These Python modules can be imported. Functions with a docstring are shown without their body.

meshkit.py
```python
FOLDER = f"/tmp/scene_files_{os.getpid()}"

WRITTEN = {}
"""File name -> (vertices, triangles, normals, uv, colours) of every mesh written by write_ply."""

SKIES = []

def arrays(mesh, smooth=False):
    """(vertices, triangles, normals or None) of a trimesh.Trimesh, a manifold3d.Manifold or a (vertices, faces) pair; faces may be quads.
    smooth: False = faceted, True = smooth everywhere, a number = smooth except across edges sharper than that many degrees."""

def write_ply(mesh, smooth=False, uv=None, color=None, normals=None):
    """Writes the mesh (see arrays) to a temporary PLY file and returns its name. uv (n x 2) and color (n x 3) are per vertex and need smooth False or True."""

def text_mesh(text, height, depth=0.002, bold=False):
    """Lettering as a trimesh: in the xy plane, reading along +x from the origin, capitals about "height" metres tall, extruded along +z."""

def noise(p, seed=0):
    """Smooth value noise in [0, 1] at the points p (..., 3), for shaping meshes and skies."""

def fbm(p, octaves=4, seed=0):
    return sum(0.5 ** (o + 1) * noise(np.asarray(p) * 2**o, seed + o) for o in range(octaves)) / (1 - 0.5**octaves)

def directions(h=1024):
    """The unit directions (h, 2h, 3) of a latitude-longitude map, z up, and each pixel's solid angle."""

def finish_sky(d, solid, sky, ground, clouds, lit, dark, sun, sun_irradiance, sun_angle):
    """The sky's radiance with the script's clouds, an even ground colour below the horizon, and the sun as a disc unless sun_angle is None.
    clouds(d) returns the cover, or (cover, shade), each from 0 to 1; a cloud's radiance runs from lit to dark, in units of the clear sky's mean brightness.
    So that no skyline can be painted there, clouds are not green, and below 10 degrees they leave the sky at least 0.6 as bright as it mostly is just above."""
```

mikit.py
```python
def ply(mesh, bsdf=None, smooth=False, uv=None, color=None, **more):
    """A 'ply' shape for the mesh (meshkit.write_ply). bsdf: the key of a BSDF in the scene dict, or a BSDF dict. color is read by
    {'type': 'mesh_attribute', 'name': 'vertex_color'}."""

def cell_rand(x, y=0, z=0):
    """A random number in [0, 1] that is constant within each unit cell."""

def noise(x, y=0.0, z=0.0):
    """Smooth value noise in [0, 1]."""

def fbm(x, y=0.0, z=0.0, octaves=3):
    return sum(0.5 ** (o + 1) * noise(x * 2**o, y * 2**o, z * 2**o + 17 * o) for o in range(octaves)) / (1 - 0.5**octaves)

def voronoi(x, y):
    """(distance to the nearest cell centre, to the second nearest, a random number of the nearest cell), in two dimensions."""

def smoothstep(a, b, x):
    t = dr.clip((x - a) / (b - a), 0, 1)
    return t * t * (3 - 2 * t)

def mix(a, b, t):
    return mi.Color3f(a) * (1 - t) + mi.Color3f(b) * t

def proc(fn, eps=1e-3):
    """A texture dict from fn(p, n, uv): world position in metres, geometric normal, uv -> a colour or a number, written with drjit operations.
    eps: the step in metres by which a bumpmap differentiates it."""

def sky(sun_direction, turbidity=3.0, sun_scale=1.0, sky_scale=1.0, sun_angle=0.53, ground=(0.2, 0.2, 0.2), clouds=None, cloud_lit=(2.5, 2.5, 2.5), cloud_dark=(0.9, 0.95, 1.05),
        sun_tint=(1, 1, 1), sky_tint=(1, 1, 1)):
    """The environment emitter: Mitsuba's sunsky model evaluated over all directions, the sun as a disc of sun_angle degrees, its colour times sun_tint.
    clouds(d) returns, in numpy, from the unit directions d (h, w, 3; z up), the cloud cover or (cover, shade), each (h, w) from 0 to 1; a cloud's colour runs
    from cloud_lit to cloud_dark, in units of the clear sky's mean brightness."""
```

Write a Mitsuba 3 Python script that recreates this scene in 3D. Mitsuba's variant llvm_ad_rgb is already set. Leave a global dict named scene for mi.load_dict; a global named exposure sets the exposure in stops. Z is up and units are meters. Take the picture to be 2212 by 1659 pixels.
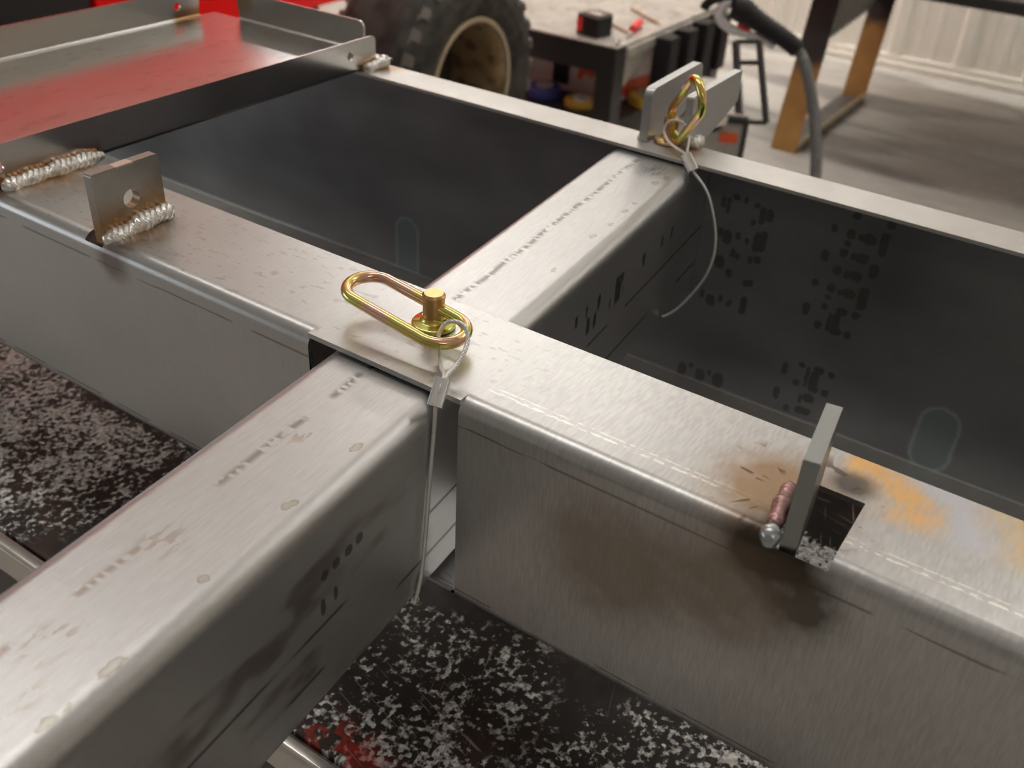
import math
import numpy as np
import trimesh
import manifold3d as m3
import shapely.geometry as sg
import drjit as dr
import mitsuba as mi
import mikit
from mikit import noise, fbm, voronoi, smoothstep, mix, cell_rand, proc

T = mi.ScalarTransform4f
scene, labels = {}, {}
exposure = -1.12

# ---------------------------------------------------------------- camera
EYE = np.array([0.2343, -0.3193, 0.2778])
FWD = np.array([-0.44220679, 0.70087271, -0.55967008])
UP = np.array([-0.34801966, 0.44102544, 0.82727195])
scene['camera'] = {
    'type': 'thinlens', 'fov': math.degrees(2 * math.atan(1106 / 2115.86)), 'fov_axis': 'x',
    'to_world': T().look_at(origin=EYE.tolist(), target=(EYE + FWD).tolist(), up=UP.tolist()),
    'aperture_radius': 0.0015, 'focus_distance': 0.53, 'near_clip': 0.02, 'far_clip': 60.0,
}

# ---------------------------------------------------------------- light: the shop's lamps
FLOOR = -1.0
CEIL = 3.2
WARM = np.array([1.0, 0.965, 0.905])
LAMPS = [  # centre x, y, z, half length x, half length y, radiance, share of it thrown upward
    (-1.0, 4.00, 1.30, 0.75, 0.07, 72.0, 0.45),
    (-3.3, 3.8, 1.60, 0.9, 0.07, 85.0, 0.9),
    (2.4, 3.8, 1.60, 0.9, 0.07, 50.0, 0.9),
    (1.2, 2.4, 2.5, 1.0, 0.09, 16.0, 0.8),
    (-1.7, 2.7, 1.9, 0.8, 0.07, 36.0, 0.5),
    (-1.4, 0.3, 2.4, 1.3, 0.09, 19.0, 0.8),
    (2.6, -2.0, 2.1, 1.1, 0.06, 34.0, 0.8),
]
DAY = (4.2, 4.5, 4.8)      # daylight of the added unseen door that brightens the front rail

# ---------------------------------------------------------------- helpers
def numbered(key):
    if not any(k == key or k.startswith(key + '__') for k in list(scene) + list(labels)):
        return key
    n = 1
    while any(k == f'{key}_{n:03d}' or k.startswith(f'{key}_{n:03d}__') for k in list(scene) + list(labels)):
        n += 1
    return f'{key}_{n:03d}'


def thing(name, label, category, group=None):
    key = numbered(name)
    labels[key] = {'label': label, 'category': category}
    if group:
        labels[key]['group'] = group
    return key


def part(parent, name, shape, label=None, **extra):
    key = numbered(parent + '__' + name)
    scene[key] = shape
    if label or extra:
        labels[key] = dict(extra)
        if label:
            labels[key]['label'] = label
    return key


def solo(name, shape, label, category=None, kind=None, group=None):
    key = numbered(name)
    scene[key] = shape
    labels[key] = {'label': label}
    if category:
        labels[key]['category'] = category
    if kind:
        labels[key]['kind'] = kind
    if group:
        labels[key]['group'] = group
    return key


def ply(mesh, bsdf, smooth=False, **k):
    return mikit.ply(mesh, bsdf, smooth=smooth, **k)


def mani(tm):
    return m3.Manifold(m3.Mesh(np.asarray(tm.vertices, np.float32), np.asarray(tm.faces, np.uint32)))


def cat(*ms):
    vs, fs, o = [], [], 0
    for m in ms:
        if hasattr(m, 'to_mesh'):
            q = m.to_mesh()
            v, f = np.asarray(q.vert_properties)[:, :3], np.asarray(q.tri_verts)
        elif isinstance(m, tuple):
            v, f = m
        else:
            v, f = m.vertices, m.faces
        vs.append(np.asarray(v, float)); fs.append(np.asarray(f, int) + o); o += len(v)
    return trimesh.Trimesh(np.vstack(vs), np.vstack(fs), process=False)


def M4(m, A):
    """a manifold under a 3 x 4 matrix"""
    return m.transform(np.asarray(A, float)[:3, :4])


def frame(axis_x, axis_y, axis_z, origin):
    A = np.eye(4)
    A[:3, 0], A[:3, 1], A[:3, 2], A[:3, 3] = axis_x, axis_y, axis_z, origin
    return A


def box(x0, x1, y0, y1, z0, z1, c=0.0):
    """a box with chamfered edges of width c"""
    b = m3.Manifold.cube([x1 - x0, y1 - y0, z1 - z0]).translate([x0, y0, z0])
    if c <= 0:
        return b
    parts = [m3.Manifold.cube([x1 - x0 - 2 * a, y1 - y0 - 2 * d, z1 - z0 - 2 * e]).translate([x0 + a, y0 + d, z0 + e])
             for a, d, e in ((0, c, c), (c, 0, c), (c, c, 0))]
    return m3.Manifold.batch_hull(parts)


def rbox(x0, x1, y0, y1, z0, z1, r, seg=16):
    s = m3.Manifold.sphere(r, seg)
    return m3.Manifold.batch_hull([s.translate([x, y, z]) for x in (x0 + r, x1 - r) for y in (y0 + r, y1 - r) for z in (z0 + r, z1 - r)])


def rpoly(pts, radii, seg=8):
    """a closed polygon with rounded corners"""
    out, n = [], len(pts)
    P = np.asarray(pts, float)
    for i in range(n):
        r = radii[i] if isinstance(radii, (list, tuple)) else radii
        a, b, c = P[i - 1], P[i], P[(i + 1) % n]
        if r <= 0:
            out.append(b); continue
        u, v = (a - b) / np.linalg.norm(a - b), (c - b) / np.linalg.norm(c - b)
        ang = math.acos(np.clip(u @ v, -1, 1))
        t = r / math.tan(ang / 2)
        p0, p1 = b + u * t, b + v * t
        ctr = b + (u + v) / np.linalg.norm(u + v) * r / math.sin(ang / 2)
        a0 = math.atan2(*(p0 - ctr)[::-1]); a1 = math.atan2(*(p1 - ctr)[::-1])
        d = (a1 - a0 + math.pi) % (2 * math.pi) - math.pi
        out += [ctr + r * np.array([math.cos(a0 + d * k / seg), math.sin(a0 + d * k / seg)]) for k in range(seg + 1)]
    return np.array(out)


def ccw(p):
    return p if sg.Polygon(p).exterior.is_ccw else p[::-1]


def prism_x(poly, x0, x1):
    """(y, z) polygon run along x"""
    m = m3.CrossSection([ccw(np.asarray(poly))]).extrude(x1 - x0)
    return M4(m, frame([0, 1, 0], [0, 0, 1], [1, 0, 0], [x0, 0, 0]))


def prism_y(poly, y0, y1):
    """(z, x) polygon run along y"""
    m = m3.CrossSection([ccw(np.asarray(poly))]).extrude(y1 - y0)
    return M4(m, frame([0, 0, 1], [1, 0, 0], [0, 1, 0], [0, y0, 0]))


def prism_z(poly, z0, z1):
    return m3.CrossSection([ccw(np.asarray(poly))]).extrude(z1 - z0).translate([0, 0, z0])


def cyl(p0, p1, r0, r1=None, seg=32):
    p0, p1 = np.asarray(p0, float), np.asarray(p1, float)
    d = p1 - p0; L = np.linalg.norm(d); z = d / L
    x = np.cross(z, [0, 0, 1] if abs(z[2]) < .9 else [1, 0, 0]); x /= np.linalg.norm(x)
    return M4(m3.Manifold.cylinder(L, r0, r0 if r1 is None else r1, seg), frame(x, np.cross(z, x), z, p0))


def lathe(profile, seg=64):
    """(r, z) closed profile turned about z"""
    return m3.CrossSection([ccw(np.asarray(profile, float))]).revolve(seg)


def spline(pts, n):
    from scipy.interpolate import CubicSpline
    P = np.asarray(pts, float)
    t = np.r_[0, np.cumsum(np.linalg.norm(np.diff(P, axis=0), axis=1))]
    return CubicSpline(t, P)(np.linspace(0, t[-1], n))


def tube(path, r, seg=12, closed=False, twist=0.0, lobes=0, depth=0.0, cap=True, rfun=None):
    """a swept wire; with lobes it is a laid rope"""
    P = np.asarray(path, float); n = len(P)
    tan = (np.roll(P, -1, 0) - np.roll(P, 1, 0)) if closed else np.gradient(P, axis=0)
    tan /= np.linalg.norm(tan, axis=1, keepdims=True)
    N = np.zeros_like(P)
    a = np.cross(tan[0], [0, 0, 1] if abs(tan[0][2]) < .9 else [1, 0, 0]); N[0] = a / np.linalg.norm(a)
    for i in range(1, n):
        v = N[i - 1] - tan[i] * (N[i - 1] @ tan[i]); N[i] = v / np.linalg.norm(v)
    s = np.r_[0, np.cumsum(np.linalg.norm(np.diff(P, axis=0), axis=1))]
    th = np.linspace(0, 2 * np.pi, seg, endpoint=False)
    B = np.cross(tan, N)
    V = []
    for i in range(n):
        ri = r if rfun is None else r * rfun(i / (n - 1), th)
        rr = ri * (1 - depth * (0.5 - 0.5 * np.cos(lobes * (th + twist * s[i])))) if lobes else ri * np.ones(seg)
        V.append(P[i] + (np.cos(th) * rr)[:, None] * N[i] + (np.sin(th) * rr)[:, None] * B[i])
    V = np.vstack(V); F = []
    for i in range(n if closed else n - 1):
        j = (i + 1) % n
        for k in range(seg):
            l = (k + 1) % seg
            F += [[i * seg + k, i * seg + l, j * seg + l], [i * seg + k, j * seg + l, j * seg + k]]
    if cap and not closed:
        V = np.vstack([V, P[:1], P[-1:]]); c0, c1 = len(V) - 2, len(V) - 1
        for k in range(seg):
            l = (k + 1) % seg
            F += [[c0, l, k], [c1, (n - 1) * seg + k, (n - 1) * seg + l]]
    return trimesh.Trimesh(V, np.array(F), process=False)


def stadium(L, W, n=24):
    r, s = W / 2, (L - W) / 2
    th = np.linspace(-np.pi / 2, np.pi / 2, n)
    a = np.stack([s + r * np.cos(th), r * np.sin(th)], 1)
    b = np.stack([-s - r * np.cos(th), -r * np.sin(th)], 1)
    k = max(3, n // 2)
    top = np.stack([np.linspace(s, -s, k + 2)[1:-1], np.full(k, r)], 1)
    bot = np.stack([np.linspace(-s, s, k + 2)[1:-1], np.full(k, -r)], 1)
    return np.vstack([a, top, b, bot])


# ---------------------------------------------------------------- materials
def rgb(*c):
    return {'type': 'rgb', 'value': list(c)}


def principled(base, rough, metal=0.0, spec=0.5, **k):
    return {'type': 'principled', 'base_color': base if isinstance(base, dict) else rgb(*base),
            'roughness': rough, 'metallic': metal, **({'specular': spec} if metal < .5 else {}), **k}


def two(b):
    return {'type': 'twosided', 'bsdf': b}


def bump(b, fn, scale, eps=2e-4):
    return {'type': 'bumpmap', 'nested': b, 'arbitrary': proc(fn, eps), 'scale': scale}


def ball(p, c, r):
    d = dr.sqrt(dr.square(p.x - c[0]) + dr.square(p.y - c[1]) + dr.square(p.z - c[2]))
    return 1 - smoothstep(0.0, 1.0, d / r)


def front_rail_color(p, n, uv):
    web = smoothstep(0.5, 0.8, dr.abs(n.y))
    streak = noise(p.x * 1300, p.z * 160, 3.0) * web + noise(p.x * 900, p.y * 220, 5.0) * (1 - web)
    right = smoothstep(-0.02, 0.06, p.x)
    big = fbm(p.x * 14, p.y * 14, p.z * 14)
    v = 0.56 + 0.10 * (big - 0.5) + (0.03 + 0.08 * right) * (streak - 0.5)
    c = mi.Color3f(v * 0.985, v * 0.995, v)
    # brake lines left by the bend
    line = dr.exp(-dr.square((p.z + 0.0148) / 0.0007)) + dr.exp(-dr.square((p.z + 0.1296) / 0.0007))
    line = line * web * smoothstep(0.30, 0.45, noise(p.x * 60, p.z * 300, 1.0))
    c = mix(c, mi.Color3f(0.16, 0.15, 0.13), 0.75 * dr.minimum(line, 1))
    # scuffs on the flange
    top = 1 - web
    scuff = smoothstep(0.66, 0.80, fbm(p.x * 160, p.y * 420, 2.0)) * top * (1 - right)
    c = mix(c, mi.Color3f(0.22, 0.19, 0.17), 0.3 * scuff)
    # scribed bright line along the bend
    scr = (dr.exp(-dr.square((p.y - 0.0172 - 0.006 * p.x) / 0.0007)) + 0.7 * dr.exp(-dr.square((p.y - 0.0205 - 0.006 * p.x) / 0.0005))) * top * smoothstep(0.004, 0.02, p.x) * smoothstep(0.35, 0.6, noise(p.x * 420, 1.0, p.y * 900))
    c = mix(c, mi.Color3f(0.95, 0.93, 0.88), dr.minimum(scr, 1))
    # heat marks and soot round the welds
    w = fbm(p.x * 90, p.y * 90, p.z * 90)
    hl = ball(p, (-0.268, 0.026, 0.0), 0.034 + 0.0)
    c = mix(c, mi.Color3f(0.30, 0.17, 0.07), dr.clip(hl * (0.7 + 0.8 * w), 0, 0.8))
    hl2 = ball(p, (-0.264, 0.001, -0.010), 0.022)
    c = mix(c, mi.Color3f(0.20, 0.16, 0.15), dr.clip(hl2 * (0.6 + 1.0 * w), 0, 0.8))
    ht = ball(p, (-0.383, 0.045, 0.0), 0.050)
    c = mix(c, mi.Color3f(0.38, 0.19, 0.06), dr.clip(ht * (0.4 + 0.9 * w), 0, 0.8))
    hr = ball(p, (0.157, 0.030, 0.0), 0.046)
    c = mix(c, mi.Color3f(0.34, 0.21, 0.11), dr.clip(1.5 * hr * (0.4 + 0.9 * w), 0, 0.85))
    soot = ball(p, (0.166, -0.001, -0.008), 0.030)
    c = mix(c, mi.Color3f(0.035, 0.026, 0.02), dr.clip(2.0 * soot * (0.5 + 0.8 * w), 0, 0.95))
    soot2 = ball(p, (0.183, 0.0, -0.026), 0.030)
    c = mix(c, mi.Color3f(0.06, 0.05, 0.04), dr.clip(1.3 * soot2 * (0.3 + 1.1 * w), 0, 0.85))
    web_reflection = ball(p, (0.095, 0.0, -0.055), 0.062)  # dark brown reflection of the person behind the camera, painted on the web
    c = mix(c, mi.Color3f(0.24, 0.19, 0.14), dr.clip(1.1 * web_reflection * (0.55 + 0.6 * w), 0, 0.7))
    web_reflection2 = ball(p, (0.150, 0.0, -0.040), 0.055)  # further brown patch towards the right weld
    c = mix(c, mi.Color3f(0.22, 0.17, 0.12), dr.clip(1.0 * web_reflection2 * (0.5 + 0.6 * w), 0, 0.7))
    dark = ball(p, (0.182, 0.058, 0.0), 0.016)
    c = mix(c, mi.Color3f(0.07, 0.06, 0.06), dr.clip(1.3 * dark, 0, 0.85))
    # temper colours to the right of the slot
    d = dr.sqrt(dr.square(p.x - 0.180) + dr.square((p.y - 0.050) * 1.2)) + 0.012 * (w - 0.5)
    tz = top * smoothstep(0.170, 0.178, p.x) * (1 - smoothstep(0.03, 0.05, dr.abs(p.y - 0.085)))
    k = fbm(p.x * 400, p.y * 120, 8.0)
    orange = dr.exp(-dr.square((d - 0.030) / 0.011))
    blue = dr.exp(-dr.square((d - 0.052) / 0.012))
    gold2 = dr.exp(-dr.square((d - 0.082) / 0.018))
    c = mix(c, mi.Color3f(0.86, 0.50, 0.16), dr.clip(tz * orange * (0.4 + 0.9 * k), 0, 0.9))
    c = mix(c, mi.Color3f(0.60, 0.64, 0.74), dr.clip(tz * blue * 0.8, 0, 0.8))
    c = mix(c, mi.Color3f(0.78, 0.55, 0.28), dr.clip(tz * gold2 * (0.2 + 0.8 * k), 0, 0.7))
    # short spatter streaks by the right weld
    ang = dr.atan2(p.y - 0.034, p.x - 0.163)
    rad = dr.sqrt(dr.square(p.x - 0.163) + dr.square(p.y - 0.034))
    sp = smoothstep(0.80, 0.84, noise(ang * 9, rad * 130, 4.0)) * top * smoothstep(0.012, 0.018, rad) * (1 - smoothstep(0.030, 0.042, rad))
    return mix(c, mi.Color3f(0.13, 0.08, 0.06), 0.8 * sp)


def front_rail_bump(p, n, uv):
    web = smoothstep(0.5, 0.8, dr.abs(n.y))
    right = smoothstep(-0.03, 0.10, p.x)
    return (noise(p.x * 1100, p.z * 260, 3.0) * web + noise(p.x * 600, p.y * 130, 5.0) * (1 - web)) * (0.10 + 0.8 * right) + 0.4 * fbm(p.x * 120, p.y * 120, p.z * 120)


BLOBS = [(0.0042,-0.0428,0.0025,0.0076),(0.0103,-0.041,0.0032,0.0055),(0.0042,-0.066,0.0033,0.0091),(0.0086,-0.0646,0.0033,0.0091),(0.0015,-0.083,0.0022,0.0032),(0.0074,-0.0818,0.003,0.0035),(0.0017,-0.1053,0.0023,0.0032),(0.0056,-0.104,0.0026,0.0032),(0.0037,-0.1262,0.0031,0.0088),(-0.0022,-0.0508,0.0018,0.0028),(-0.0042,-0.0679,0.0018,0.0028),(-0.0013,-0.0357,0.0018,0.0024),(0.077,-0.0214,0.0031,0.0033),(0.0625,-0.036,0.0024,0.0036),(0.0761,-0.037,0.0034,0.0039),(0.0751,-0.0452,0.0024,0.0023),(0.0743,-0.0534,0.0031,0.004),(0.0905,-0.0371,0.0055,0.0042),(0.0841,-0.0378,0.0024,0.0029),(0.102,-0.038,0.0031,0.0097),(0.1033,-0.0211,0.003,0.0032),(0.0608,-0.0604,0.0032,0.0051),(0.073,-0.0693,0.0032,0.0041),(0.0888,-0.054,0.0055,0.004),(0.0822,-0.0541,0.0017,0.003),(0.0999,-0.0617,0.0035,0.006),(0.0879,-0.0697,0.0053,0.004),(0.0808,-0.0708,0.0021,0.003),(0.0583,-0.0853,0.0025,0.0034),(0.0718,-0.0855,0.0032,0.0038),(0.0713,-0.0939,0.0029,0.0021),(0.0864,-0.086,0.0053,0.0041),(0.0797,-0.087,0.0021,0.0027),(0.0976,-0.0862,0.0035,0.0101),(0.0562,-0.1102,0.0028,0.0056),(0.0702,-0.103,0.0022,0.0028),(0.0686,-0.121,0.0029,0.0035),(0.0848,-0.1028,0.0043,0.0034),(0.0822,-0.113,0.0029,0.0076),(0.0836,-0.1213,0.0051,0.0038),(0.0771,-0.1157,0.0016,0.0084),(0.096,-0.1022,0.0032,0.0034),(0.0939,-0.1214,0.003,0.0035),(0.051,-0.1713,0.0025,0.0059),(0.0645,-0.1619,0.003,0.0029),(0.0794,-0.162,0.0045,0.0036),(0.0771,-0.1724,0.0038,0.008),(0.0784,-0.1813,0.0046,0.0029),(0.0708,-0.1718,0.0014,0.0102),(0.0901,-0.1623,0.003,0.0032),(0.0885,-0.1809,0.003,0.0033),(0.0486,-0.1972,0.0025,0.0063),(0.0632,-0.1805,0.0031,0.0029),(0.0767,-0.1916,0.0054,0.004),(0.0698,-0.1946,0.0015,0.0044),(0.0602,-0.2086,0.0031,0.0034),(0.0743,-0.2057,0.007,0.0037),(-0.03,-0.0405,0.002,0.0051),(-0.0254,-0.0422,0.0017,0.007),(-0.0197,-0.0333,0.003,0.0028),(-0.0111,-0.0338,0.0016,0.0025),(-0.0283,-0.0669,0.0027,0.0039),(-0.0216,-0.0693,0.0041,0.0065),(-0.0122,-0.0658,0.002,0.0032),(-0.0142,-0.0818,0.002,0.0039),(-0.01,-0.0837,0.002,0.0032),(-0.0241,-0.0935,0.0041,0.0059),(-0.0144,-0.1009,0.0021,0.004),(-0.0345,-0.1275,0.0021,0.0041),(-0.026,-0.1307,0.0042,0.0054),(-0.0174,-0.127,0.0021,0.0034),(-0.0093,-0.1283,0.0024,0.0033),(-0.0409,-0.2088,0.0037,0.0072),(-0.0329,-0.2017,0.0019,0.0025),(-0.0227,-0.2083,0.0045,0.0064),(-0.0146,-0.2026,0.0022,0.0028),(-0.0055,-0.2072,0.0051,0.0077)]


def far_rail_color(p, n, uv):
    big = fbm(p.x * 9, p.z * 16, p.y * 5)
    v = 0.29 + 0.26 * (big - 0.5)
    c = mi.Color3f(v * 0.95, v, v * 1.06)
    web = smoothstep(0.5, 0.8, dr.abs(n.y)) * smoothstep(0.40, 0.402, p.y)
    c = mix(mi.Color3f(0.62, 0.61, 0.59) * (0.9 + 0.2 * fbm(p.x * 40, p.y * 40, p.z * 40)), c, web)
    # a dot-printed mill stencil, too blurred to read
    wx = p.x + 0.0012 * (noise(p.x * 300, p.z * 300) - 0.5)
    wz = p.z + 0.0012 * (noise(p.x * 300, p.z * 300, 9.0) - 0.5)
    near = mi.Float(9.0)
    for bx, bz, hw, hh in BLOBS:
        r = min(hw, hh)
        qx = dr.maximum(dr.abs(wx - bx) - (hw - r), 0); qz = dr.maximum(dr.abs(wz - bz) - (hh - r), 0)
        near = dr.minimum(near, dr.sqrt(dr.square(qx) + dr.square(qz)) - r)
    ink = (1 - smoothstep(-0.0006, 0.0009, near)) * web
    c = mix(c, mi.Color3f(0.10, 0.095, 0.09), 0.72 * ink)
    # two upright blue-green ovals with a paler rim
    for bx, bz, hw, hh in ((-0.366, -0.190, 0.016, 0.037), (0.182, -0.187, 0.017, 0.032)):
        qx = dr.maximum(dr.abs(wx - bx) - 0.0, 0) / hw; qz = dr.maximum(dr.abs(wz - bz) - (hh - hw), 0) / hw
        d = dr.sqrt(dr.square(qx) + dr.square(qz))
        inside = (1 - smoothstep(0.92, 1.0, d)) * web
        rim = dr.exp(-dr.square((d - 0.9) / 0.10)) * web
        c = mix(c, mi.Color3f(0.30, 0.42, 0.44), 0.55 * inside)
        c = mix(c, mi.Color3f(0.62, 0.72, 0.74), 0.40 * rim)
    rust = ball(p, (-0.06, 0.39, 0.0), 0.02) + ball(p, (-0.385, 0.40, 0.0), 0.03)
    c = mix(c, mi.Color3f(0.40, 0.24, 0.12), dr.clip(rust, 0, 0.7))
    return c


AX, AY, CXT = -math.sin(0.0908), math.cos(0.0908), -0.048


def tube_color(p, n, uv):
    u = (p.x - CXT) * AX + p.y * AY
    v = (p.x - CXT) * AY - p.y * AX
    z = p.z
    top = smoothstep(0.75, 0.92, n.z)
    sidef = smoothstep(0.75, 0.92, n.x)
    big = fbm(u * 12, v * 30, z * 30)
    fine = noise(u * 130, v * 1400, z * 1400)
    val = 0.58 + 0.08 * (big - 0.5) + 0.06 * (fine - 0.5)
    c = mi.Color3f(val * 0.98, val * 0.99, val)
    # the broken dark line along the top
    gate = mi.Float(0)
    for u0, u1 in ((-0.245, -0.213), (-0.190, -0.150), (-0.113, -0.048), (-0.033, -0.002), (0.085, 0.37)):
        gate = dr.maximum(gate, smoothstep(u0, u0 + 0.005, u) * (1 - smoothstep(u1 - 0.005, u1, u)))
    jag = noise(u * 520, v * 260, 4.0)
    seam = dr.exp(-dr.square((v + 0.0085 + 0.002 * (noise(u * 40) - 0.5)) / 0.0022)) * gate * smoothstep(0.30, 0.55, jag) * top
    tint = mix(mi.Color3f(0.36, 0.30, 0.26), mi.Color3f(0.17, 0.16, 0.15), smoothstep(-0.16, -0.02, u))
    c = mix(c, tint, 0.8 * seam)
    # paste scraps beside it
    scrap = smoothstep(0.56, 0.66, fbm(u * 150, v * 420, 6.0)) * top
    for su, sv, r in ((-0.150, -0.003, 0.018), (-0.207, 0.002, 0.018), (-0.060, -0.001, 0.014), (-0.232, 0.012, 0.016)):
        m = 1 - smoothstep(0.3, 1.0, dr.sqrt(dr.square((u - su) / r) + dr.square((v - sv) / (0.7 * r))))
        c = mix(c, mi.Color3f(0.42, 0.37, 0.32), 0.75 * scrap * m)
    # evenly spaced drip spots
    wu = u + 0.0022 * (noise(u * 420, v * 420) - 0.5); wv = v + 0.0022 * (noise(u * 420, v * 420, 5.0) - 0.5)
    for su, sv, a, b in ((-0.056, .0262, .0044, .0026), (-0.104, .0262, .0040, .0024), (-0.1553, .0262, .0035, .0022), (-0.204, .029, .0062, .0027), (-0.2310, .0293, .0040, .0024), (-0.2235, .0294, .0018, .0013),
                         (0.3392, .0255, .0040, .0026), (0.3254, .0216, .0042, .0028), (0.2648, .0231, .0036, .0022), (0.2377, .0244, .0034, .0020), (0.2137, .0216, .0036, .0022), (0.281, .0235, .0024, .0018), (0.155, .0225, .003, .002)):
        d = dr.sqrt(dr.square((wu - su) / a) + dr.square((wv - sv) / b))
        inside = (1 - smoothstep(0.85, 1.05, d)) * top
        c = mix(c, mi.Color3f(0.36, 0.33, 0.27), (0.5 + 0.4 * smoothstep(0.5, 0.95, d)) * inside)
    # black scorch on top by the far rail and at the near rail
    sc = (1 - smoothstep(0.2, 1.0, dr.sqrt(dr.square((u - 0.350) / 0.016) + dr.square((v - 0.012) / 0.012)))) * smoothstep(0.25, 0.7, noise(u * 200, v * 900))
    c = mix(c, mi.Color3f(0.15, 0.14, 0.14), 0.75 * sc * top)
    sc = (1 - smoothstep(0.3, 1.0, dr.sqrt(dr.square((u - 0.004) / 0.005) + dr.square((v + 0.006) / 0.006)))) * smoothstep(0.3, 0.6, noise(u * 600, v * 600))
    c = mix(c, mi.Color3f(0.04, 0.04, 0.045), 0.9 * sc * top)
    # side: dark rubbed patches, a long broken line, stencil remnants
    rub = smoothstep(0.50, 0.74, fbm(u * 26, z * 55, 2.0)) * sidef * (1 - smoothstep(-0.11, 0.0, u))
    c = mix(c, mi.Color3f(0.17, 0.13, 0.11), 0.7 * rub * smoothstep(-0.02, -0.035, z))
    line = dr.exp(-dr.square((z + 0.0705 - 0.012 * (u - 0.1)) / 0.0011)) * smoothstep(0.36, 0.46, noise(u * 30, 8.0)) * sidef
    c = mix(c, mi.Color3f(0.05, 0.045, 0.045), 0.85 * dr.minimum(line, 1))
    line2 = dr.exp(-dr.square((z + 0.100) / 0.0012)) * smoothstep(0.5, 0.6, noise(u * 26, 12.0)) * sidef
    c = mix(c, mi.Color3f(0.06, 0.055, 0.05), 0.8 * dr.minimum(line2, 1))
    sten = smoothstep(0.54, 0.62, noise(u * 200, z * 75, 7.0)) * sidef
    for u0, u1, z0, z1 in ((0.150, 0.205, -0.062, -0.034), (0.212, 0.240, -0.060, -0.034), (0.252, 0.278, -0.060, -0.036), (0.298, 0.335, -0.050, -0.036), (0.130, 0.146, -0.060, -0.045)):
        m = smoothstep(u0, u0 + 0.004, u) * (1 - smoothstep(u1 - 0.004, u1, u)) * smoothstep(z0, z0 + 0.006, z) * (1 - smoothstep(z1 - 0.003, z1, z))
        c = mix(c, mi.Color3f(0.05, 0.045, 0.045), 0.85 * sten * m)
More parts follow.
